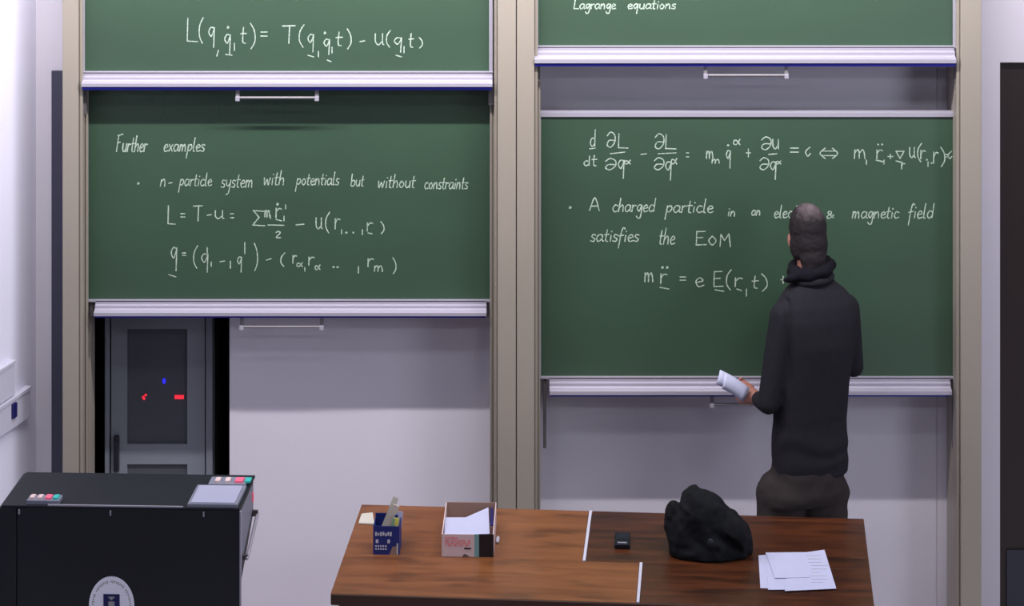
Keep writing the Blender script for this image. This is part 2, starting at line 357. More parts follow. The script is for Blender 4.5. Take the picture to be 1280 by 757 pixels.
# ---------------------------------------------------------------- sliding boards
def board(label, x0, x1, ytop, ybot, ytray, Y, tx0, tx1, bar, slid):
    root = empty('chalkboard', (X((x0+x1)/2, Y), Y, Z(ytray, Y)))
    a, b, zt, zb = X(x0, Y), X(x1, Y), Z(ytop, Y), Z(ybot, Y); fw = .014
    Off(root).box(a+fw, b-fw, Y, Y+.018, zb, zt-fw).local().build('writing_surface', 'board', root)
    Off(root).box(a, a+fw, Y-.008, Y+.02, zb, zt).local().build('frame_side', 'alu', root, bevel=.002)
    Off(root).box(b-fw, b, Y-.008, Y+.02, zb, zt).local().build('frame_side', 'alu', root, bevel=.002)
    Off(root).box(a, b, Y-.009, Y+.02, zt-.02, zt).local().build('frame_top', 'alu', root, bevel=.002)
    # extruded tray: three ridges and a lip
    zlip = Z(ytray, Y-.058); H = zb-zlip
    prof = [(Y+.02, zb), (Y-.010, zb), (Y-.010, zb-H*.28), (Y-.026, zb-H*.34), (Y-.026, zb-H*.55), (Y-.029, zb-H*.6), (Y-.050, zb-H*.66), (Y-.058, zb-H*.72), (Y-.058, zlip), (Y-.040, zlip-.004), (Y+.0, zlip-.004), (Y+.02, zlip-.004)]
    t = Off(root).prism(prof, 'x', X(tx0, Y-.058), X(tx1, Y-.058)).local().build('chalk_tray', 'alu', root)
    Off(root).box(X(tx0, Y-.05)+.003, X(tx1, Y-.05)-.003, Y-.048, Y-.01, zlip-(.014 if Y < -.17 else .009), zlip-.004).local().build('fringe_strip', 'blue', root)  # added strip imitating the blue colour fringe under the tray, not a real part
    Off(root).box(a, b, Y-.010, Y+.02, zb-.004, zb+.004).local().build('frame_bottom', 'alu', root, bevel=.001)
    # pull bar
    p = Off(root); Yb = Y-.035; zc = Z(bar[2], Yb)
    p.tube([(X(bar[0], Yb), Yb, zc), (X(bar[1], Yb), Yb, zc)], .0048, 12); po = p.local().build('pull_bar', 'bar', root, True)
    for q in bar[:2]:
        bk = Off(root).box(X(q, Yb)-.007, X(q, Yb)+.007, Yb+.001, Yb+.010, zc+.004, zlip-.004).local().build('bar_bracket', 'bar', po, bevel=.001); Off(root).box(X(q, Yb)-.008, X(q, Yb)+.008, Yb-.007, Yb+.010, zc-.012, zc+.005).local().build('end_cap', 'alu', po, bevel=.002)
    for (sa, sb, s0, s1) in slid:
        Ys = Y-.004 if Y < -.17 else Y
        Off(root).box(X(sa, Ys), X(sb, Ys), Ys, Ys+.022, Z(s1, Ys), Z(s0, Ys)).local().build('slider', 'alu_dark', root, bevel=.002)
    tag(root, label, 'blackboard', 'green sliding chalkboards'); return root
YU, YL = -.213, -.15
HB = 1.03
def top_of(ybot, Y): return ybot-HB*FPX/(Y+CAMD)
b_ul = board('upper left green chalkboard with the single formula in chalk above its tray', 101.5, 616, top_of(90, YU), 90, 108.5, YU, 101.5, 615.5, (297, 396, 122), [(99, 108, 105, 143), (610.5, 617, 105, 131)])
b_ll = board('lower left green chalkboard headed Further examples, in front of the equipment rack', 106, 617, top_of(375, YL), 375, 395, YL, 117, 608, (302, 402, 408), [(112, 116.5, 378, 396), (608.5, 611, 378, 396)])
b_ur = board('upper right green chalkboard with only the bottom of a chalk title showing', 668, 1195.5, top_of(58, YU), 58, 79, YU, 668, 1195.5, (882, 983, 94), [(667, 675, 76, 102), (1193, 1200, 76, 103)])
b_lr = board('lower right green chalkboard the lecturer is facing, charged particle text on it', 671.5, 1198, 139, 471, 493.5, YL, 687, 1190, (890, 990, 505), [(679, 683, 476, 560), (1190.5, 1193, 476, 560)])

B = glyph_box
s = []
for g in [('L',234,23,247,52),('(',249,22,254,54),('q',261,34,268,59),(',',271,63,273,70),('q',281,43,288,67),('.',284,33,286,35),('_',282,68,290,69),('|',293,54,295,63),
          ('t',301,34,308,54),(')',313,29,319,61),('=',326,40,334,45),('T',353,32,369,54),('(',374,31,380,59),('q',385,43,392,65),('_',385,69,392,71),('|',398,64,400,71),
          ('q',405,49,412,68),('.',405,40,407,42),('_',409,75,414,77),('|',415,59,417,66),('t',420,40,428,57),(')',434,36,439,61),('-',450,51,456,52),('U',469,42,480,56),
          ('(',483,38,488,59),('q',493,47,502,65),('_',495,69,502,71),('|',505,58,507,66),('t',511,42,517,59),(')',524,47,528,60)]: s += B(*g)
write(s, YU, b_ul, b_ul)
write(word('Lagrange', 717, 770, 5, 11)+word('equations', 784, 845, 5, 11), YU, b_ur, b_ur)
write(word('Further', 145, 184, 179.5, 189.5)+word('examples', 204, 256, 180.5, 189), YL, b_ll, b_ll)
write(B('.', 171.5, 228, 174, 230)+word('n', 200, 208, 224, 233)+B('-', 211, 228, 215, 229)+word('particle', 224, 265, 224, 232)+word('system', 276, 317, 225, 234)+word('with', 329, 356, 222, 231)
      + word('potentials', 370, 424, 223, 231)+word('but', 438, 455, 225, 232.5)+word('without', 472, 519, 226, 234.5)+word('constraints', 530, 585, 228, 236), YL, b_ll, b_ll, wd=.0036)
s = []
for g in [('L',210,257,219,280),('=',226,267,231,271),('T',242,257,253,276),('-',259,268,264,269),('U',269,263,280,273),('=',288,267,292,272),('S',316,263,331,282),('m',331,263,337,271),
          ('|',338,269,339,273),('r',345,260,352,272),('_',345,274,352,276),('.',346,254,348,256),('_',335,281,355,281.5),('|',355,270,357,276),('|',357,256,359,261),('2',345,289,351,297),
          ('-',370,280,380,281),('U',395,272,403,286),('(',407,265,412,291),('r',419,273,425,286),('|',427,287,429,292),('.',432,290,434,291),('.',441,290,442,291),('|',453,287,455,293),
          ('r',459,278,466,289),('_',460,291,465,292),(')',476,277,480,292)]: s += B(*g)
write(s, YL, b_ll, b_ll)
s = []
for g in [('q',214,309,221,338),('_',211,343,220,346),('=',228,316,232,319),('(',242,307,247,335),('q',252,317,260,340),('|',259,309,261,316),('|',264,327,266,333),('-',275,326,281,327),
          ('|',288,326,290,335),('q',297,321,302,340),('|',306,303,308,317),(')',318,304,322,338),('-',333,323,339,325),('(',351,316,356,333),('r',366,319,371,329),('@',371,328,378,333),
          ('|',381,334,383,339),('r',386,321,393,331),('@',394,331,400,337),('.',416,333,418,334),('.',421,333,423,334),('|',448,333,450,341),('r',460,323,467,333),('m',468,332,478,339),(')',491,322,495,342)]: s += B(*g)
write(s, YL, b_ll, b_ll)
write([[[(204, 118), (204.5, 144)]], [[(273.5, 124), (274, 151)]], [[(355, 124), (355.5, 149)]]]+B('@', 184, 120, 191, 126)+B('@', 268, 121, 281, 126)+B('m', 315, 127, 330, 133)+B('@', 205, 112, 210, 116)+B('m', 342, 127, 350, 132), YL, b_ll, b_ll, 'erased_chalk_mark', 'chalk_faint')
s = []
for g in [('d',738,162,744,183),('-',737,185,744,186),('d',730,195,737,207),('t',740,194,746,207),('D',759,165,769,184),('L',773,167,785,185),('-',763,190,781,192),('D',757,198,770,212),('q',773,200,780,223),
          ('@',781,200,788,205),('-',801,192,808,193),('D',819,167,830,186),('L',832,168,845,186),('-',823,191,845,192),('D',818,197,830,212),('q',832,202,839,225),('@',839,198,846,205),('=',858,191,861,196),
          ('m',883,189,891,198),('m',890,199,899,204),('q',908,188,913,210),('.',909,181,911,182),('@',917,174,925,181),('+',933,186,938,196),('D',952,171,964,187),('u',966,174,973,186),('-',961,192,971,193),
          ('D',950,197,961,212),('q',963,202,970,224),('@',970,201,976,205),('=',988,185,998,190),('0',1007,184,1013,195),('<',1025,185,1047,198),('m',1068,187,1081,198),('|',1083,200,1085,205),
          ('r',1096,187,1103,198),('.',1097,180,1098,181),('.',1102,180,1103,181),('_',1095,200,1104,202),('|',1105,200,1106,205),('+',1110,193,1116,198),('V',1120,189,1130,198),('_',1120,201,1128,203),
          ('r',1127,204,1131,211),('U',1137,184,1144,197),('(',1147,179,1152,202),('r',1151,188,1157,198),('.',1158,199,1159,200),('|',1160,202,1163,208),('.',1164,203,1165,204),('r',1167,190,1173,204),(')',1176,184,1181,208),('=',1181,193,1184,196),('0',1185,189,1190,198)]: s += B(*g)
write(s, YL, b_lr, b_lr)
write(B('.', 711.5, 258, 714, 260)+B('A', 737, 247, 749, 263)+word('charged', 765, 819, 256, 264.5)+word('particle', 832, 892, 257, 265.5)+word('in', 909, 920, 264, 270)+word('an', 939, 951, 263, 269)
      + word('elec', 967, 991, 264, 272)+B('|', 996, 257, 998, 264)+B('&', 1034, 264, 1042, 273)+word('magnetic', 1065, 1124, 264.5, 272.5)+word('field', 1135, 1167, 263.5, 272.5), YL, b_lr, b_lr)
write(word('satisfies', 738, 799, 293, 301.5)+word('the', 823, 844, 295, 305)+B('E', 870, 289, 883, 306)+B('o', 886, 295, 895, 306)+B('M', 900, 292, 913, 308), YL, b_lr, b_lr)
s = []
for g in [('m',806,341,816,352),('r',826,342,834,354),('.',827,333,829,335),('.',833,333,835,335),('_',825,359,836,361),('=',850,346,857,350),('e',870,347,880,358),('E',892,339,904,358),('_',894,362,905,364),
          ('(',908,337,914,362),('r',919,347,928,358),('_',921,361,927,363),('|',933,361,935,370),('t',940,345,948,360),(')',952,342,959,364),('+',976,345,982,354)]: s += B(*g)
write(s, YL, b_lr, b_lr)

# ---------------------------------------------------------------- equipment rack in the niche
YR = .10
rk = empty('server_rack', (X(198, YR), YR+.3, 0)); tag(rk, 'grey equipment rack with a dark glass door in the black niche', 'cabinet')
RT = 2.02
def rb(a, b, y0, y1, z0, z1, n, m, p=None, bv=.003): return Off(rk).box(X(a, YR), X(b, YR), y0, y1, z0, z1).local().build(n, m, p or rk, bevel=bv)
rb(131, 267, YR+.03, .75, .02, RT, 'cabinet_body', 'rack')
rb(131, 137, YR-.004, YR+.03, .02, RT, 'frame_post', 'rack'); rb(257.5, 266, YR-.004, YR+.03, .02, RT, 'frame_post', 'rack')
gx0, gx1 = 159, 234
gz = [(Z(413-35, YR), Z(555, YR)), (Z(580, YR), .25)]
zt, zb_ = Z(405, YR)+.0, Z(555, YR)
dr = Off(rk)
for (a, b, z0, z1) in [(139, gx0, .05, RT-.01), (gx1, 256, .05, RT-.01), (gx0, gx1, Z(411, YR), RT-.01), (gx0, gx1, Z(580, YR), Z(555, YR)), (gx0, gx1, .05, .3)]:
    dr.box(X(a, YR), X(b, YR), YR, YR+.022, z0, z1)
dr = dr.local().build('rack_door', 'rack', rk)
for z0, z1 in ((Z(555, YR), Z(411, YR)), (.3, Z(580, YR))):
    rb(gx0, gx1, YR+.010, YR+.016, z0, z1, 'glass_pane', 'tint', dr, 0)
rb(143, 149.5, YR-.022, YR+.0, Z(590, YR-.02), Z(545, YR-.02), 'handle', 'handle', dr, .005)
o = Off(rk)
for px, py in ((179, 496), (182, 493.5), (180, 498)): c = at(px, py, YR+.006); o.ball(c, .005, .003, .006, k=8)
o.local().build('status_light', 'led_red', rk)
o = Off(rk)
for i in range(4): c = at(219.5+i*3, 496, YR+.006); o.box(c.x-.0035, c.x+.0035, c.y-.003, c.y+.004, c.z-.007, c.z+.007)
o.local().build('status_display', 'led_red', rk)
o = Off(rk); c = at(205, 476, YR+.006); o.ball(c, .007, .003, .013, k=10); o.local().build('status_light', 'led_blue', rk)

# ---------------------------------------------------------------- trunking and switch box on the side wall
nrm = Vector((1, -sl, 0)).normalized(); dirw = Vector((-sl, -1, 0)).normalized()
def onwall(t0, t1, z0, z1, th, off=0.001):
    a = Vector((CX, 0, 0)); p0 = a+Vector((-sl, -1, 0))*t0+nrm*off; p1 = a+Vector((-sl, -1, 0))*t1+nrm*off
    return [p0+Vector((0, 0, z0)), p1+Vector((0, 0, z0)), p1+Vector((0, 0, z1)), p0+Vector((0, 0, z1))], th
def wall_slab(root, *a):
    q, th = onwall(*a); o = Off(root); n = len(o.v)
    o.v += [tuple(p) for p in q]+[tuple(p+nrm*th) for p in q]
    o.f += [(0, 1, 2, 3), (7, 6, 5, 4), (0, 4, 5, 1), (1, 5, 6, 2), (2, 6, 7, 3), (3, 7, 4, 0)]; return o.local()
tr = empty('cable_trunking', (CX-.05, -.15, .86)); tag(tr, 'white cable trunking along the left side wall with a blue socket', 'trunking')
wall_slab(tr, .085, 1.6, .862, .978, .022).build('trunking_body', 'white', tr, bevel=.004)
wall_slab(tr, .085, 1.6, .968, .980, .026).build('trunking_lid_edge', 'white', tr)
wall_slab(tr, .205, .235, .905, .96, .032).build('socket', 'logo_blue', tr, bevel=.003)
sb = empty('wall_box', (CX-.09, -.3, .985)); tag(sb, 'shallow white box on the left side wall above the trunking', 'box')
wall_slab(sb, .20, .62, .984, 1.112, .018).build('box_body', 'white', sb, bevel=.003)
wall_slab(sb, .20, .62, 1.105, 1.116, .022).build('box_lid_edge', 'white', sb)

# ---------------------------------------------------------------- lectern
LY, LZ = -1.60, 1.075
le = empty('lectern', (X(150, LY), LY+.2, 0), R(-2.2)); tag(le, 'black lectern with touch panel, button strips and a white round seal', 'lectern')
sc = FPX/(LY+CAMD)
LZ = CAMH-(634+700)/sc
hw0 = -(150-0)/sc; hw1 = (303-150)/sc       # local x of the front corners
fy = -.2; by = .20
LX0 = hw0-.012
def lbx(n, m, x0, x1, y0, y1, z0, z1, bv=.003, p=None): return MB().box(x0, x1, y0, y1, z0, z1).build(n, m, p or le, bevel=bv)
HZ = LZ-.035
head = [(fy+.012, LZ-.008), (by, HZ), (by, HZ-.13), (fy+.012, LZ-.30)]
MB().prism(head, 'x', LX0+.012, hw1-.006).build('console_head', 'lectern', le, bevel=.003)
px1 = 22
lbx('front_panel', 'lectern', hw0+.062, hw1, fy, fy+.012, .05, LZ-.006, .002)
lbx('front_panel', 'lectern', LX0-.02, hw0+.059, fy, fy+.012, .05, LZ-.006, .002)
lbx('body', 'lectern', LX0+.03, hw1-.04, fy+.012, .12, .05, LZ-.25, .004)
lbx('plinth', 'lectern', LX0+.05, hw1-.06, fy+.03, .10, 0, .05, .004)
lbx('corner_trim', 'alu', hw1, hw1+.005, fy, fy+.012, .06, LZ-.008, 0)
tt = (HZ-LZ)/(by-fy)
def top(x, y, dz=0): return Vector((x, y, LZ+tt*(y-fy)+dz))
def tslab(n, m, x0, x1, y0, y1, th, dz=0, p=None, bv=0):
    # skewed plate lying on the sloping top
    return MB().slab([top(x0, y0, dz), top(x1, y0, dz), top(x1, y1, dz), top(x0, y1, dz)], th).build(n, m, p or le, bevel=bv)
tslab('desktop', 'lectern_top', LX0+.02, hw1, fy, by+.005, .008, -.006, bv=.002)
q = [(hw1-.005, y, z) for y, z in ((fy+.03, LZ-.03), (by-.02, HZ-.02), (by-.02, HZ-.10), (fy+.03, LZ-.225))]
MB().slab(q, .004).build('side_plate', 'grey', le)
MB().tube([(hw1+.012, by-.03, HZ-.12), (hw1+.012, fy+.10, LZ-.20)], .006, 8).build('side_rail', 'alu', le, True)
MB().box(hw1-.006, hw1+.014, by-.035, by-.025, HZ-.125, HZ-.105).build('rail_bracket', 'alu_dark', le)
MB().box(hw1-.006, hw1+.014, fy+.10, fy+.11, LZ-.205, LZ-.19).build('rail_bracket', 'alu_dark', le)
MB().box(hw1-.0055, hw1-.001, by-.04, by-.025, HZ-.075, HZ-.045).build('side_button', 'btn_red', le)
# touch panel, px of its corners unprojected by proportion along the front edge
sx = lambda px: (px-150)/sc
tp = tslab('touch_panel', 'grey', sx(237), sx(300), fy+.006, fy+.235, .012, .002, bv=.002)
tslab('screen', 'screen', sx(241), sx(296), fy+.014, fy+.215, .003, .0145, tp)
bs = tslab('button_strip', 'grey', sx(250), sx(298), fy+.245, fy+.335, .012, .002, bv=.002)
for i, (m_, wd) in enumerate((('btn_white', .016), ('btn_white', .016), ('btn_red', .026), ('btn_teal', .018))):
    x = sx(254)+.010+i*.034; tslab('button', m_, x, x+wd, fy+.262, fy+.308, .006, .0145, bs)
bs = tslab('button_strip', 'grey', sx(34), sx(75), fy+.012, fy+.080, .014, .002, bv=.002)
for i, (m_, wd) in enumerate((('btn_white', .014), ('btn_white', .014), ('btn_red', .018), ('btn_teal', .016))):
    x = sx(37)+i*.026; tslab('button', m_, x, x+wd, fy+.024, fy+.064, .006, .0165, bs)
MB().box(sx(62), sx(232), fy+.001, fy+.006, LZ+.001, LZ+.006).build('metal_edge_strip', 'alu', le)
for px in (26, 141, 258):
    MB().box(sx(px)-.0025, sx(px)+.0025, fy-.003, fy, LZ-.026, LZ-.010).build('panel_screw', 'alu', le)
# round seal
cxs, czs, rx, rz = sx(142.5), LZ-(757-634)/sc, 28.5/sc, 37/sc
def disc(rx, rz, n=56): return [(cxs+rx*math.cos(2*math.pi*i/n), czs+rz*math.sin(2*math.pi*i/n)) for i in range(n)]
seal = MB().prism(disc(rx, rz), 'y', fy-.003, fy).build('seal', mat('seal_white', (236, 234, 250), .5), le)
o = MB()                                    # ring lettering, too small to read, as short upright marks
for i in range(64):
    if i % 9 == 8: continue
    a = 2*math.pi*i/64; r1, r2 = (.80, .87) if i % 3 else (.78, .88)
    ca, sa = math.cos(a), math.sin(a); c2, s2 = math.cos(a+.05), math.sin(a+.05)
    P = [(cxs+rx*r1*ca, czs+rz*r1*sa), (cxs+rx*r2*ca, czs+rz*r2*sa), (cxs+rx*r2*c2, czs+rz*r2*s2), (cxs+rx*r1*c2, czs+rz*r1*s2)]
    o.prism(P, 'y', fy-.0036, fy-.003)
o.build('seal_lettering', 'logo_grey', seal)
o = MB().box(cxs-.027, cxs+.027, fy-.0045, fy-.003, czs-.06, czs+.040); o.build('seal_shield', 'logo_blue', seal)
o = MB().box(cxs-.010, cxs+.010, fy-.0055, fy-.0045, czs-.03, czs+.016)
o.prism([(cxs-.012, czs+.032), (cxs+.012, czs+.032), (cxs, czs+.020)], 'y', fy-.0055, fy-.0045); o.build('seal_crest', 'logo_grey', seal)

# ---------------------------------------------------------------- demonstration desk
TZ = .76
p0 = onz(452, 630, TZ); DA = R(-4.4); DL, DD = 1.795, .80
dk = empty('demonstration_desk', (p0.x, p0.y, 0), DA); tag(dk, 'long varnished wooden desk with four top panels in front of the boards', 'desk')
SP = .462; U1, U2 = .825, 1.02
def dbx(n, m, x0, x1, y0, y1, z0, z1, bv=.002): return MB().box(x0, x1, -y1, -y0, z0, z1).build(n, m, dk, bevel=bv)
dbx('top_panel', 'wood_l', 0, U1-.006, 0, SP, TZ-.035, TZ)
dbx('top_panel', 'wood_l', 0, U2-.006, SP+.001, DD, TZ-.035, TZ)
dbx('top_panel', 'wood_r', U1+.006, DL, 0, SP, TZ-.035, TZ)
dbx('top_panel', 'wood_r', U2+.006, DL, SP+.001, DD, TZ-.035, TZ)
dbx('joint_strip', 'white', U1-.0048, U1+.0048, .001, SP, TZ-.034, TZ+.002, 0)
dbx('joint_strip', 'white', U2-.0048, U2+.0048, SP+.001, DD-.001, TZ-.034, TZ+.002, 0)
dbx('front_edging', mat('edging_wood', (58, 32, 22), .5), .002, DL-.002, DD, DD+.010, TZ-.036, TZ-.001)
dbx('front_apron', 'wood_r', .03, DL-.03, DD-.045, DD-.02, .30, TZ-.035)
dbx('side_apron', 'wood_r', .02, .045, .03, DD-.05, .30, TZ-.035); dbx('side_apron', 'wood_r', DL-.045, DL-.02, .03, DD-.05, .30, TZ-.035)
for u in (.06, DL-.11):
    for v in (.06, DD-.10): dbx('leg', 'wood_r', u, u+.05, v, v+.05, 0, TZ-.035)

# ---------------------------------------------------------------- things on the desk
da = DA*.6
# blue box of cards
c = onz(483.5, 693, TZ); bb = empty('card_box', (c.x, c.y+.045, TZ), da); tag(bb, 'small blue cardboard box with white print, full of cards and booklets', 'box')
wv, hv, dv = .045, .098, .045; th = .002
MB().box(-wv, wv, -dv, -dv+th, 0, hv).build('front_side', 'blue_box', bb)
MB().box(-wv, wv, dv-th, dv, 0, hv+.012).build('back_side', 'blue_box', bb)
MB().box(-wv, -wv+th, -dv+th, dv-th, 0, hv).build('side', 'blue_box', bb)
MB().box(wv-th, wv, -dv+th, dv-th, 0, hv).build('side', 'blue_box', bb)
MB().box(-wv+th, wv-th, -dv+th, dv-th, 0, th).build('bottom', 'blue_box', bb)
o = MB()                                    # the box's print: one word, two stars and small print
for i in range(7): x = -.038+i*.0085; o.box(x, x+.006, -dv-.0006, -dv, .064+.002*(i % 2), .078-.004*(i % 3 == 1))
for x in (-.036, .004): o.box(x, x+.009, -dv-.0006, -dv, .040, .052)
for r in range(2):
    for i in range(5): x = -.038+i*.0085; o.box(x, x+.0055, -dv-.0006, -dv, .017+r*.010, .022+r*.010)
o.build('white_print', 'white', bb)
o = MB().prism([(.010, .0), (.040, .0), (.040, .030), (.022, .028)], 'y', -dv-.0008, -dv); o.build('picture_patch', 'carton_in', bb)
MB().box(.036, .041, -dv-.0014, -dv-.0008, .002, .040).build('stick_print', 'cream', bb)
def card(label, name, m, x0, x1, y, lean, z0, z1, tilt=0, th=.0015, cat='card'):
    o = MB().box(-(x1-x0)/2, (x1-x0)/2, -th/2, th/2, 0, z1-z0).build(name, m)
    r = Matrix.Rotation(da, 4, 'Z') @ Matrix.Translation(((x0+x1)/2, y, z0)) @ Matrix.Rotation(tilt, 4, 'Y') @ Matrix.Rotation(lean, 4, 'X')
    o.matrix_world = Matrix.Translation(bb.location) @ r; tag(o, label, cat, 'cards and booklets in the blue box'); return o
card('tall pale green-white card leaning right, highest in the blue box', 'card', 'cream', -.046, -.026, .030, R(-4), .01, .178, R(22))
card('pinkish cream booklet standing in the middle of the blue box', 'booklet', 'carton_pale', -.030, -.006, .010, R(-4), .01, .155, R(19), .006, 'booklet')
card('green edged card standing behind the yellow one in the blue box', 'card', 'green', -.002, .008, -.012, R(-4), .01, .115, R(12), .003)
card('dark blue narrow booklet standing in the blue box', 'booklet', 'blue_box', .008, .018, .000, R(-4), .01, .12, R(10), .004, 'booklet')
card('yellow card standing at the right of the blue box', 'card', 'yellow', .019, .033, -.022, R(-4), .01, .116, R(5), .003)
card('white card at the far right corner of the blue box', 'card', 'paper', .016, .040, .036, R(-4), .01, .118, R(6), .002)
# folded paper left of the blue box
q = [onz(448, 655, TZ+.001), onz(468, 656, TZ+.001), onz(466, 642, TZ+.001), onz(452, 643.5, TZ+.001)]
c = onz(458, 650, TZ); o = MB().slab([p-Vector((c.x, c.y, TZ)) for p in q], .006).build('folded_note', 'cream', bevel=.001); o.location = (c.x, c.y, TZ)
tag(o, 'cream folded note lying left of the blue box, by the desk edge', 'paper')
# white carton with papers
c = onz(586, 696, TZ); cb = empty('carton', (c.x, c.y+.15, TZ+.001), R(-1.5)); tag(cb, 'open white carton with red print and a black right end', 'box')
W2, D2, H2 = .089, .15, .077; th = .003; xk = -W2+.128
MB().box(-W2, xk-.016, -D2, -D2+th, 0, H2).build('front_side', 'carton', cb)
MB().box(xk-.016, xk, -D2, -D2+th, 0, H2).build('teal_band', 'teal', cb)
MB().box(xk, W2, -D2, -D2+th, 0, H2).build('black_end', 'carton_black', cb)
MB().box(-W2, W2, D2-th, D2, 0, H2).build('back_side', 'carton_in', cb)
MB().box(-W2, -W2+th, -D2+th, D2-th, 0, H2).build('left_side', 'carton', cb)
MB().box(W2-th, W2, -D2+th, D2-th, 0, H2).build('right_side', 'carton', cb)
MB().box(-W2+th, W2-th, -D2+th, D2-th, 0, th).build('bottom', 'carton_in', cb)
o = MB()
for i in range(9):
    x = -W2+.012+i*.0098; z = .036
    o.box(x, x+.0022, -D2-.0006, -D2, z, z+.022)
    if i % 3 != 1: o.box(x+.0022, x+.0065, -D2-.0006, -D2, z+.018, z+.022)
    if i % 2: o.box(x+.0022, x+.0065, -D2-.0006, -D2, z, z+.004); o.box(x+.0055, x+.0075, -D2-.0006, -D2, z, z+.012)
    else: o.box(x+.0022, x+.0060, -D2-.0006, -D2, z+.009, z+.012); o.box(x+.0055, x+.0075, -D2-.0006, -D2, z+.009, z+.022)
for i in range(6): x = -W2+.012+i*.0075; o.box(x, x+.0055, -D2-.0006, -D2, .062, .067)
o.build('red_print', 'red', cb)
MB().box(.0-.012, .012, -D2-.0006, -D2, .026, .031).build('small_print', 'carton_black', cb)
MB().prism([(-.018, .001), (.006, .001), (-.004, .008), (-.012, .010)], 'y', -D2-.0008, -D2).build('printed_mark', 'alu_dark', cb)
# papers in the carton
def flat_sheet(name, m, pts, label, cat, z, group=None, th=.0006):
    P = [onz(a, b, zz) for (a, b), zz in zip(pts, z if hasattr(z, '__len__') else [z]*len(pts))]
    cc = sum(P, Vector())/len(P); cc.z = min(p.z for p in P)
    o = MB().slab([p-cc for p in P], th).build(name, m); o.location = cc; return tag(o, label, cat, group)
flat_sheet('folded_paper', 'paper', [(555.5, 668), (612, 667), (610.5, 634), (582, 646.5), (556, 646.5)], 'white folded paper lying in the open carton', 'paper', [TZ+.064]*5)
o = flat_sheet('blue_pad', 'logo_blue', [(612.5, 657), (617, 657), (616.5, 637), (613, 634)], 'narrow dark blue pad at the right inside the carton', 'pad', TZ+.066, th=.003)
# chalk piece
c = onz(622, 674, TZ+.006); o = MB().tube([(-.001, -.016, 0), (.001, .016, 0)], .006, 12).build('chalk_stick', 'white', smooth=True); o.location = c
tag(o, 'short white stick of chalk just right of the carton', 'chalk')
# phone
c = onz(778, 678, TZ); ph = empty('mobile_phone', (c.x, c.y, TZ), R(-3)); tag(ph, 'small black mobile phone lying near the back desk joint', 'phone')
MB().box(-.027, .027, -.060, .055, 0, .016).build('phone_body', 'phone', ph, bevel=.005)
MB().box(-.021, .021, -.010, .045, .016, .0168).build('phone_screen', 'handle', ph)
MB().box(-.016, .016, -.046, -.038, .016, .0175).build('chrome_key', 'alu', ph)
# sheets on the right end
ps = [([(948, 694), (950.5, 735), (1004, 736), (1000, 690)], 'white sheet at the left of the loose stack on the desk'),
      ([(957, 690.5), (960, 737), (1018, 736.5), (1010, 690)], 'white sheet in the middle of the loose stack, its top edge showing'),
      ([(986, 693), (981, 738.5), (1045.5, 735.5), (1030.5, 687)], 'white sheet at the right of the loose stack with faint writing'),
      ([(957.5, 691), (968.5, 722.5), (1012, 721.5), (998, 691)], 'uppermost white sheet on the loose stack of papers')]
for i, (q, lb) in enumerate(ps):
    o = flat_sheet('sheet', 'paper', q, lb, 'paper', TZ+.0012+i*.0016, 'loose lecture notes on the desk', th=.0010)
    if i == 2:
        mm = MB(); loc = o.location
        for j in range(9):
            a = onz(1010+random.uniform(-3, 2)+j*.7, 694+j*4.2, TZ+.0012+i*.0016+.0013); ln = random.uniform(.03, .06)
            mm.box(a.x-loc.x, a.x-loc.x+ln, a.y-loc.y-.001, a.y-loc.y+.001, a.z-loc.z, a.z-loc.z+.0003)
        mm.build('faint_handwriting', 'logo_grey', o)

# jacket
jc = onz(886, 690, TZ)
J = MB(); jf = onz(880, 703, TZ); jx, jy = jf.x, jf.y+.085
edge = [(608, 864, 872), (612, 858, 882), (618, 854, 896), (626, 851, 904), (634, 848, 909), (642, 843, 916), (650, 838, 928), (658, 835, 935), (670, 832, 939), (685, 834, 941), (700, 840, 938), (720, 844, 932)]
def ext(row):
    for (a0, b0, c0), (a1, b1, c1) in zip(edge, edge[1:]):
        if a0 <= row <= a1: t = (row-a0)/(a1-a0); return b0+(b1-b0)*t, c0+(c1-c0)*t
    return edge[-1][1:]
zmax = Z(613, jy+.02)-TZ; rings = []
for i in range(22):
    t = i/21; zz = zmax*math.sin(t*math.pi/2)**.9 if i else 0; yc = jy+.03*t
    row = HOR+(CAMH-TZ-zz)*FPX/(yc+CAMD); e0, e1 = ext(row); xa, xb = X(e0, yc)-jx, X(e1, yc)-jx
    rx_ = (xb-xa)/2; ry_ = .088*(1-.62*t**2)
    rings.append([Vector(((xa+xb)/2+rx_*math.cos(2*math.pi*k/36), yc-jy+ry_*math.sin(2*math.pi*k/36), zz)) for k in range(36)])
J.loft(rings)
def jb(px, py, dy, rx, ry, rz, rot=0):
    p = at(px, py, jy+dy); J.ball((p.x-jx, dy, p.z-TZ), rx, ry, rz, Matrix.Rotation(R(rot), 3, 'Y'))
jb(841, 642, .03, .026, .035, .040, 12); jb(839, 658, .03, .022, .04, .05); jb(869, 618, .03, .030, .04, .022, 15); jb(922, 668, -.045, .034, .045, .055, -15); jb(915, 648, .0, .03, .05, .02, 40)
def jpost(co, n):
    q_ = co+Vector((.02, .03, .01))*noise.noise(co*14); f1 = abs(noise.noise(Vector((q_.x*15+q_.z*9, q_.y*13, q_.z*7)))); d = n*(.020*(.22-f1)+.003*noise.noise(co*45))
    if co.z+d.z < .0: d.z = -co.z
    return d
jk = J.remesh('jacket', 'jacket', voxel=.005, smooth=3, post=jpost)
jk.location = (jx, jy, TZ+.003); tag(jk, 'black jacket bundled in a heap on the desk behind the papers', 'jacket')
p = at(888, 680, jy-.085)
MB().ball((0, 0, 0), .010, .004, .014).build('lining_patch', 'kick', jk, True).location = (p.x-jx, -.079, p.z-TZ)

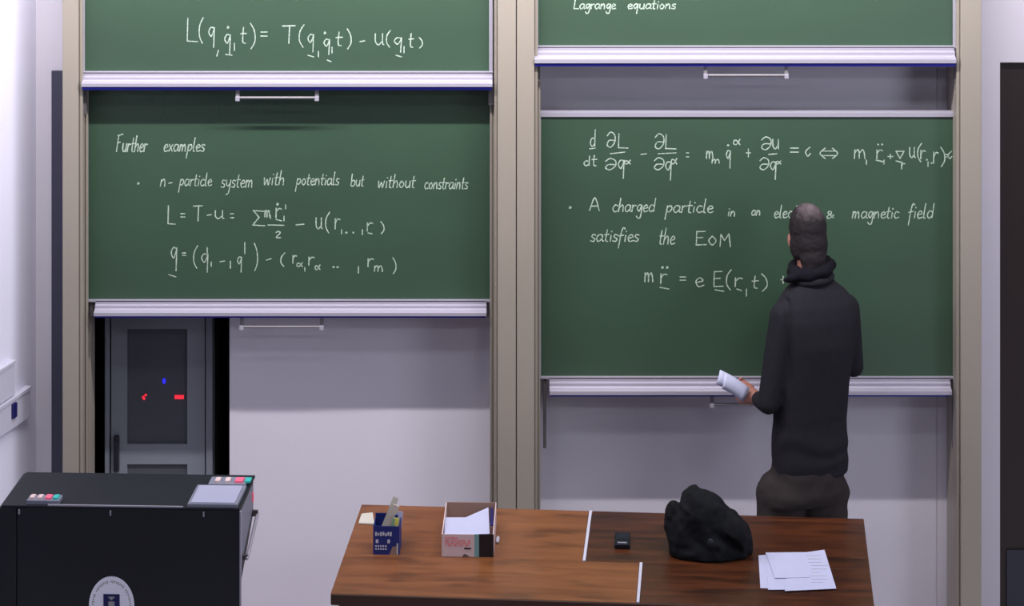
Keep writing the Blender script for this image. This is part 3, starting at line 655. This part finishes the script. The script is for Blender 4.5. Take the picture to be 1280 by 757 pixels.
# ---------------------------------------------------------------- the lecturer
YAW = R(20); ex = Vector((math.cos(YAW), math.sin(YAW), 0)); ey = Vector((-math.sin(YAW), math.cos(YAW), 0))
PB = Vector((1.09, -.50, 0))
pr = empty('person', PB); tag(pr, 'person with short dark hair in grey sweater facing the board, holding papers', 'person')
def sec(z, cx, cy, rx, ry, k=28, p=2.4):
    r = []
    for i in range(k):
        a = 2*math.pi*i/k; c_, s_ = math.cos(a), math.sin(a)
        u = math.copysign(abs(c_)**(2/p), c_)*rx; v = math.copysign(abs(s_)**(2/p), s_)*ry
        r.append(Vector((cx, cy, z))-PB+ex*u+ey*v)
    return r
def L(*p): return Vector(p)-PB
ls, le_, lw = (.995, -.545, 1.385), (.936, -.575, 1.075), (.913, -.37, 1.025)      # left shoulder, elbow, wrist
rs, re, rw = (1.230, -.45, 1.385), (1.262, -.42, 1.16), (1.165, -.30, 1.30)
def mid(a, b, t): return tuple(a[i]*(1-t)+b[i]*t for i in range(3))
torso = [(.80, 1.094, -.50, .140, .108), (.86, 1.094, -.50, .142, .110), (1.0, 1.094, -.50, .137, .104), (1.13, 1.10, -.50, .142, .107), (1.28, 1.115, -.50, .150, .112),
         (1.37, 1.115, -.497, .162, .105), (1.42, 1.115, -.494, .150, .094), (1.462, 1.113, -.488, .115, .080), (1.488, 1.110, -.485, .085, .068), (1.51, 1.106, -.482, .058, .058)]
hips = [(.86, 1.092, -.50, .132, .100), (.80, 1.086, -.505, .133, .108), (.74, 1.070, -.508, .155, .118), (.70, 1.064, -.505, .155, .110)]
def legs(m, g):
    for (x0, y0, x1, y1, x2, y2) in ((.985, -.51, .978, -.47, .975, -.53), (1.148, -.47, 1.160, -.42, 1.165, -.46)):
        m.tube([L(x0, y0, .72), L(x0, y0, .64), L(x1, y1, .44), L((x1+x2)/2, (y1+y2)/2, .28), L(x2, y2, .09)], [.088+g, .086+g, .066+g, .060+g, .050+g], 18)
def arm(m, a, b, c, g, end):
    m.tube([L(*a), L(*mid(a, b, .5)), L(*b)], [.050+g, .043+g, .037+g], 16)
    m.tube([L(*b), L(*mid(b, c, .5)), L(*(mid(b, c, end)))], [.037+g, .033+g, .026+g], 16)
# body: one continuous skin surface
bd = MB()
bd.loft([sec(z, a, b, c_*.90, d_*.88) for z, a, b, c_, d_ in torso]); bd.loft([sec(z, a, b, c_*.9, d_*.9) for z, a, b, c_, d_ in reversed(hips)])
legs(bd, -.012); arm(bd, ls, le_, lw, -.010, 1.0); arm(bd, rs, re, rw, -.010, 1.0)
for x, y in ((.975, -.53), (1.165, -.46)): bd.tube([L(x, y, .09), L(x-.01, y+.06, .045), L(x-.03, y+.15, .03)], [.036, .034, .026], 12)
HC = Vector((1.090, -.435, 1.655)); hyaw = R(12); tilt = R(-16)
HR = Matrix.Rotation(hyaw, 3, 'Z') @ Matrix.Rotation(tilt, 3, 'X')
def H(x, y, z): return HC-PB+HR @ Vector((x, y, z))
bd.tube([L(1.106, -.482, 1.46), L(1.100, -.470, 1.54), HC-PB+HR @ Vector((0, -.02, -.04))], [.055, .050, .050], 16)
bd.ball(H(0, -.010, .018), .063, .086, .085, HR, 24)
bd.ball(H(0, .022, -.045), .050, .060, .066, HR, 20)      # face and jaw
bd.ball(H(0, .068, -.092), .022, .018, .018, HR, 12)      # chin
bd.ball(H(0, .088, -.030), .011, .016, .024, HR, 12)      # nose
bd.ball(H(0, .082, .014), .040, .012, .010, HR, 12)       # brow
for sx_ in (-1, 1):
    bd.ball(H(sx_*.064, .012, -.020), .008, .016, .028, HR, 12)   # ears
def hand(m, wpos, dirv, up, side, curl, sgn):
    W = L(*wpos); dirv = dirv.normalized(); up = up.normalized(); sd = dirv.cross(up).normalized()*sgn
    m.tube([W-dirv*.03, W+dirv*.02, W+dirv*.055, W+dirv*.082], [.022, .026, .030, .026], 14)
    for i, (o, ln) in enumerate(((-.027, .066), (-.009, .076), (.009, .072), (.026, .056))):
        b0 = W+dirv*.075+sd*o; p1 = b0+dirv*ln*.42-up*curl*.010; p2 = p1+dirv*ln*.26-up*ln*.30*curl*1.6; p3 = p2-up*ln*.30*curl+dirv*ln*.10*(1-curl)
        m.tube([b0-dirv*.02, b0, p1, p2, p3], [.0095, .0092, .0086, .0080, .0070], 10)
    t0 = W+dirv*.025-sd*.026; t1 = t0+dirv*.030-sd*.018-up*.006; t2 = t1+dirv*.026-up*.014+sd*.008
    m.tube([t0, t1, t2], [.012, .0105, .009], 10)
hand(bd, lw, Vector((-.55, .72, .12)), Vector((.1, .8, -.55)), 1, .55, -1)
hand(bd, rw, Vector((-.35, .55, .55)), Vector((.6, .5, .2)), 1, .7, -1)
body = bd.remesh('body', 'skin', pr, voxel=.0045, smooth=3)
# sweater
sw = MB(); sw.loft([sec(z, a, b, c_, d_) for z, a, b, c_, d_ in torso])
arm(sw, ls, le_, lw, .004, .84); arm(sw, rs, re, rw, .004, .93)
def folds(co, n):
    p = co+PB; f = .0022*noise.noise(Vector((p.x*7, p.y*7, p.z*9)))
    f += .0025*math.sin(p.z*55+6*noise.noise(p*6))*max(0, 1-abs(p.z-.9)/.12)
    if 1.10 < p.z < 1.45: dd = p.x-1.006-(1.42-p.z)*.02; f -= .009*math.exp(-(dd/.009)**2)*min(1, (p.z-1.10)/.08)*(p.y < -.5)
    return n*f
sweater = sw.remesh('sweater', 'sweater', pr, voxel=.007, smooth=5, post=folds)
# trousers
tr_ = MB(); tr_.loft([sec(z, a, b, c_, d_) for z, a, b, c_, d_ in reversed(hips)]); legs(tr_, .004)
for x, y in ((1.005, -.555), (1.12, -.525)): tr_.ball(L(x, y, .715), .068, .058, .085)
tr_.ball(L(1.215, -.47, .70), .030, .05, .06)             # bulging pocket
def tf(co, n):
    p = co+PB; return n*(.006*noise.noise(Vector((p.x*8, p.y*8, p.z*14+3)))+.003*noise.noise(p*24))
trousers = tr_.remesh('trousers', 'trousers', pr, voxel=.008, smooth=5, post=tf)
for x, y in ((.975, -.53), (1.165, -.46)):
    s_ = MB(); s_.tube([L(x, y-.03, .05), L(x-.01, y+.05, .045), L(x-.035, y+.16, .034)], [.043, .043, .036], 14); s_.box(*(lambda a: (a.x-.04, a.x+.035, a.y-.06, a.y+.17))(L(x-.01, y, 0)), .004, .022)
    s_.remesh('shoe', 'shoe', pr, voxel=.007, smooth=3)
# hair, with a greyer thinning crown
hm = bpy.data.materials.new('hair_dark'); hm.use_nodes = True; nt = hm.node_tree; b_ = nt.nodes['Principled BSDF']; b_.inputs['Roughness'].default_value = .8
b_.inputs['Specular IOR Level'].default_value = .2
tc = nt.nodes.new('ShaderNodeTexCoord'); vd = nt.nodes.new('ShaderNodeVectorMath'); vd.operation = 'DISTANCE'
cr = H(.004, -.055, .082); vd.inputs[1].default_value = cr; nt.links.new(tc.outputs['Object'], vd.inputs[0])
nz = nt.nodes.new('ShaderNodeTexNoise'); nz.inputs['Scale'].default_value = 60; nt.links.new(tc.outputs['Object'], nz.inputs['Vector'])
ad = nt.nodes.new('ShaderNodeMath'); ad.operation = 'MULTIPLY_ADD'; ad.inputs[1].default_value = .045; nt.links.new(nz.outputs['Fac'], ad.inputs[0]); nt.links.new(vd.outputs['Value'], ad.inputs[2])
rp = nt.nodes.new('ShaderNodeValToRGB'); e = rp.color_ramp.elements
e[0].position = .035; e[0].color = tuple(lin(v) for v in (92, 82, 86))+(1,); e[1].position = .085; e[1].color = tuple(lin(v) for v in (30, 25, 29))+(1,)
nt.links.new(ad.outputs[0], rp.inputs[0]); nt.links.new(rp.outputs[0], b_.inputs['Base Color'])
hr = MB(); hr.ball(H(0, -.018, .022), .068, .088, .089, HR, 28); hr.ball(H(0, -.048, -.030), .058, .052, .070, HR, 24); hr.ball(H(0, -.052, -.085), .050, .042, .050, HR, 20); hr.ball(H(0, -.050, -.118), .046, .034, .035, HR, 16); [hr.ball(H(q_*.047, -.010, -.035), .023, .050, .060, HR, 16) for q_ in (-1, 1)]
def hf(co, n): return n*(.0022*noise.noise(co*70)+.0015*noise.noise(co*160))
hair = hr.remesh('hair', hm, pr, voxel=.005, smooth=8, post=hf)
for sx_ in (-1, 1):
    eb = MB().ball(H(sx_*.026, .079, -.004), .010, .008, .008, HR, 12).build('eye', 'white', pr, True)
    MB().ball(H(sx_*.026, .086, -.004), .004, .002, .004, HR, 8).build('pupil', 'shoe', eb, True)
MB().tube([H(-.018, .079, -.068), H(0, .084, -.067), H(.018, .079, -.068)], .0035, 8).build('mouth', 'red', pr, True)
# dark collar wound round the neck
sc_ = MB(); ring = []
for i in range(25):
    a = 2*math.pi*i/24; ring.append(L(1.100, -.478, 1.540+.010*math.cos(a))+ex*.067*math.cos(a)+ey*.062*math.sin(a))
sc_.tube(ring, [.025+.004*math.sin(i*1.7) for i in range(25)], 12)
sc_.tube([L(1.06, -.535, 1.535), L(1.02, -.530, 1.515), L(1.0, -.51, 1.505)], [.020, .016, .008], 12)
sc_.remesh('dark_collar', 'scarf', pr, voxel=.005, smooth=3, lump=.004, freq=30)
# collar of the sweater
cl = MB(); ring = [L(1.107, -.488, 1.508+.006*math.cos(2*math.pi*i/24))+ex*.066*math.cos(2*math.pi*i/24)+ey*.060*math.sin(2*math.pi*i/24) for i in range(25)]
cl.tube(ring, .015, 10).build('sweater_collar', 'sweater', pr, True)
# papers in the left hand
YP = -.372
cor = [at(900, 462.5, YP), at(910, 465, YP), at(924, 475, YP-.005), at(946, 489, YP-.01), at(939, 503, YP-.03), at(916, 495, YP-.03), at(895, 481, YP-.025)]
cc = at(920, 482, YP)
hp = empty('held_papers', cc); tag(hp, 'folded white papers held in the left hand of the person', 'paper')
def sheet(top_, bot_, off, name):
    n = 8; v = []; f = []
    for i in range(n+1):
        t = i/n; a = top_[0].lerp(top_[1], t); b = bot_[0].lerp(bot_[1], t)
        for j in range(4):
            s2 = j/3; p = a.lerp(b, s2)+Vector((0, -.012*math.sin(math.pi*s2)+off, .006*math.sin(math.pi*t))); v.append(p-cc)
    nv = len(v); v += [p+Vector((0, .002, 0)) for p in v]
    for i in range(n):
        for j in range(3):
            a = i*4+j; f.append((a, a+4, a+5, a+1)); f.append((nv+a, nv+a+1, nv+a+5, nv+a+4))
    edge = [i*4 for i in range(n+1)]+[n*4+j for j in range(1, 4)]+[i*4+3 for i in reversed(range(n))]+[j for j in (2, 1)]
    for a, b in zip(edge, edge[1:]+edge[:1]): f.append((a, b, nv+b, nv+a))
    m = MB(); m.v = [tuple(p) for p in v]; m.f = f; return m.build(name, 'paper', hp, True)
sheet((at(900, 462, YP), at(937, 485, YP)), (at(895, 480, YP-.02), at(930, 501, YP-.01)), 0, 'paper_sheet')
sheet((at(906, 466, YP), at(935, 485, YP)), (at(902, 485, YP-.02), at(928, 502, YP-.01)), -.006, 'paper_sheet')
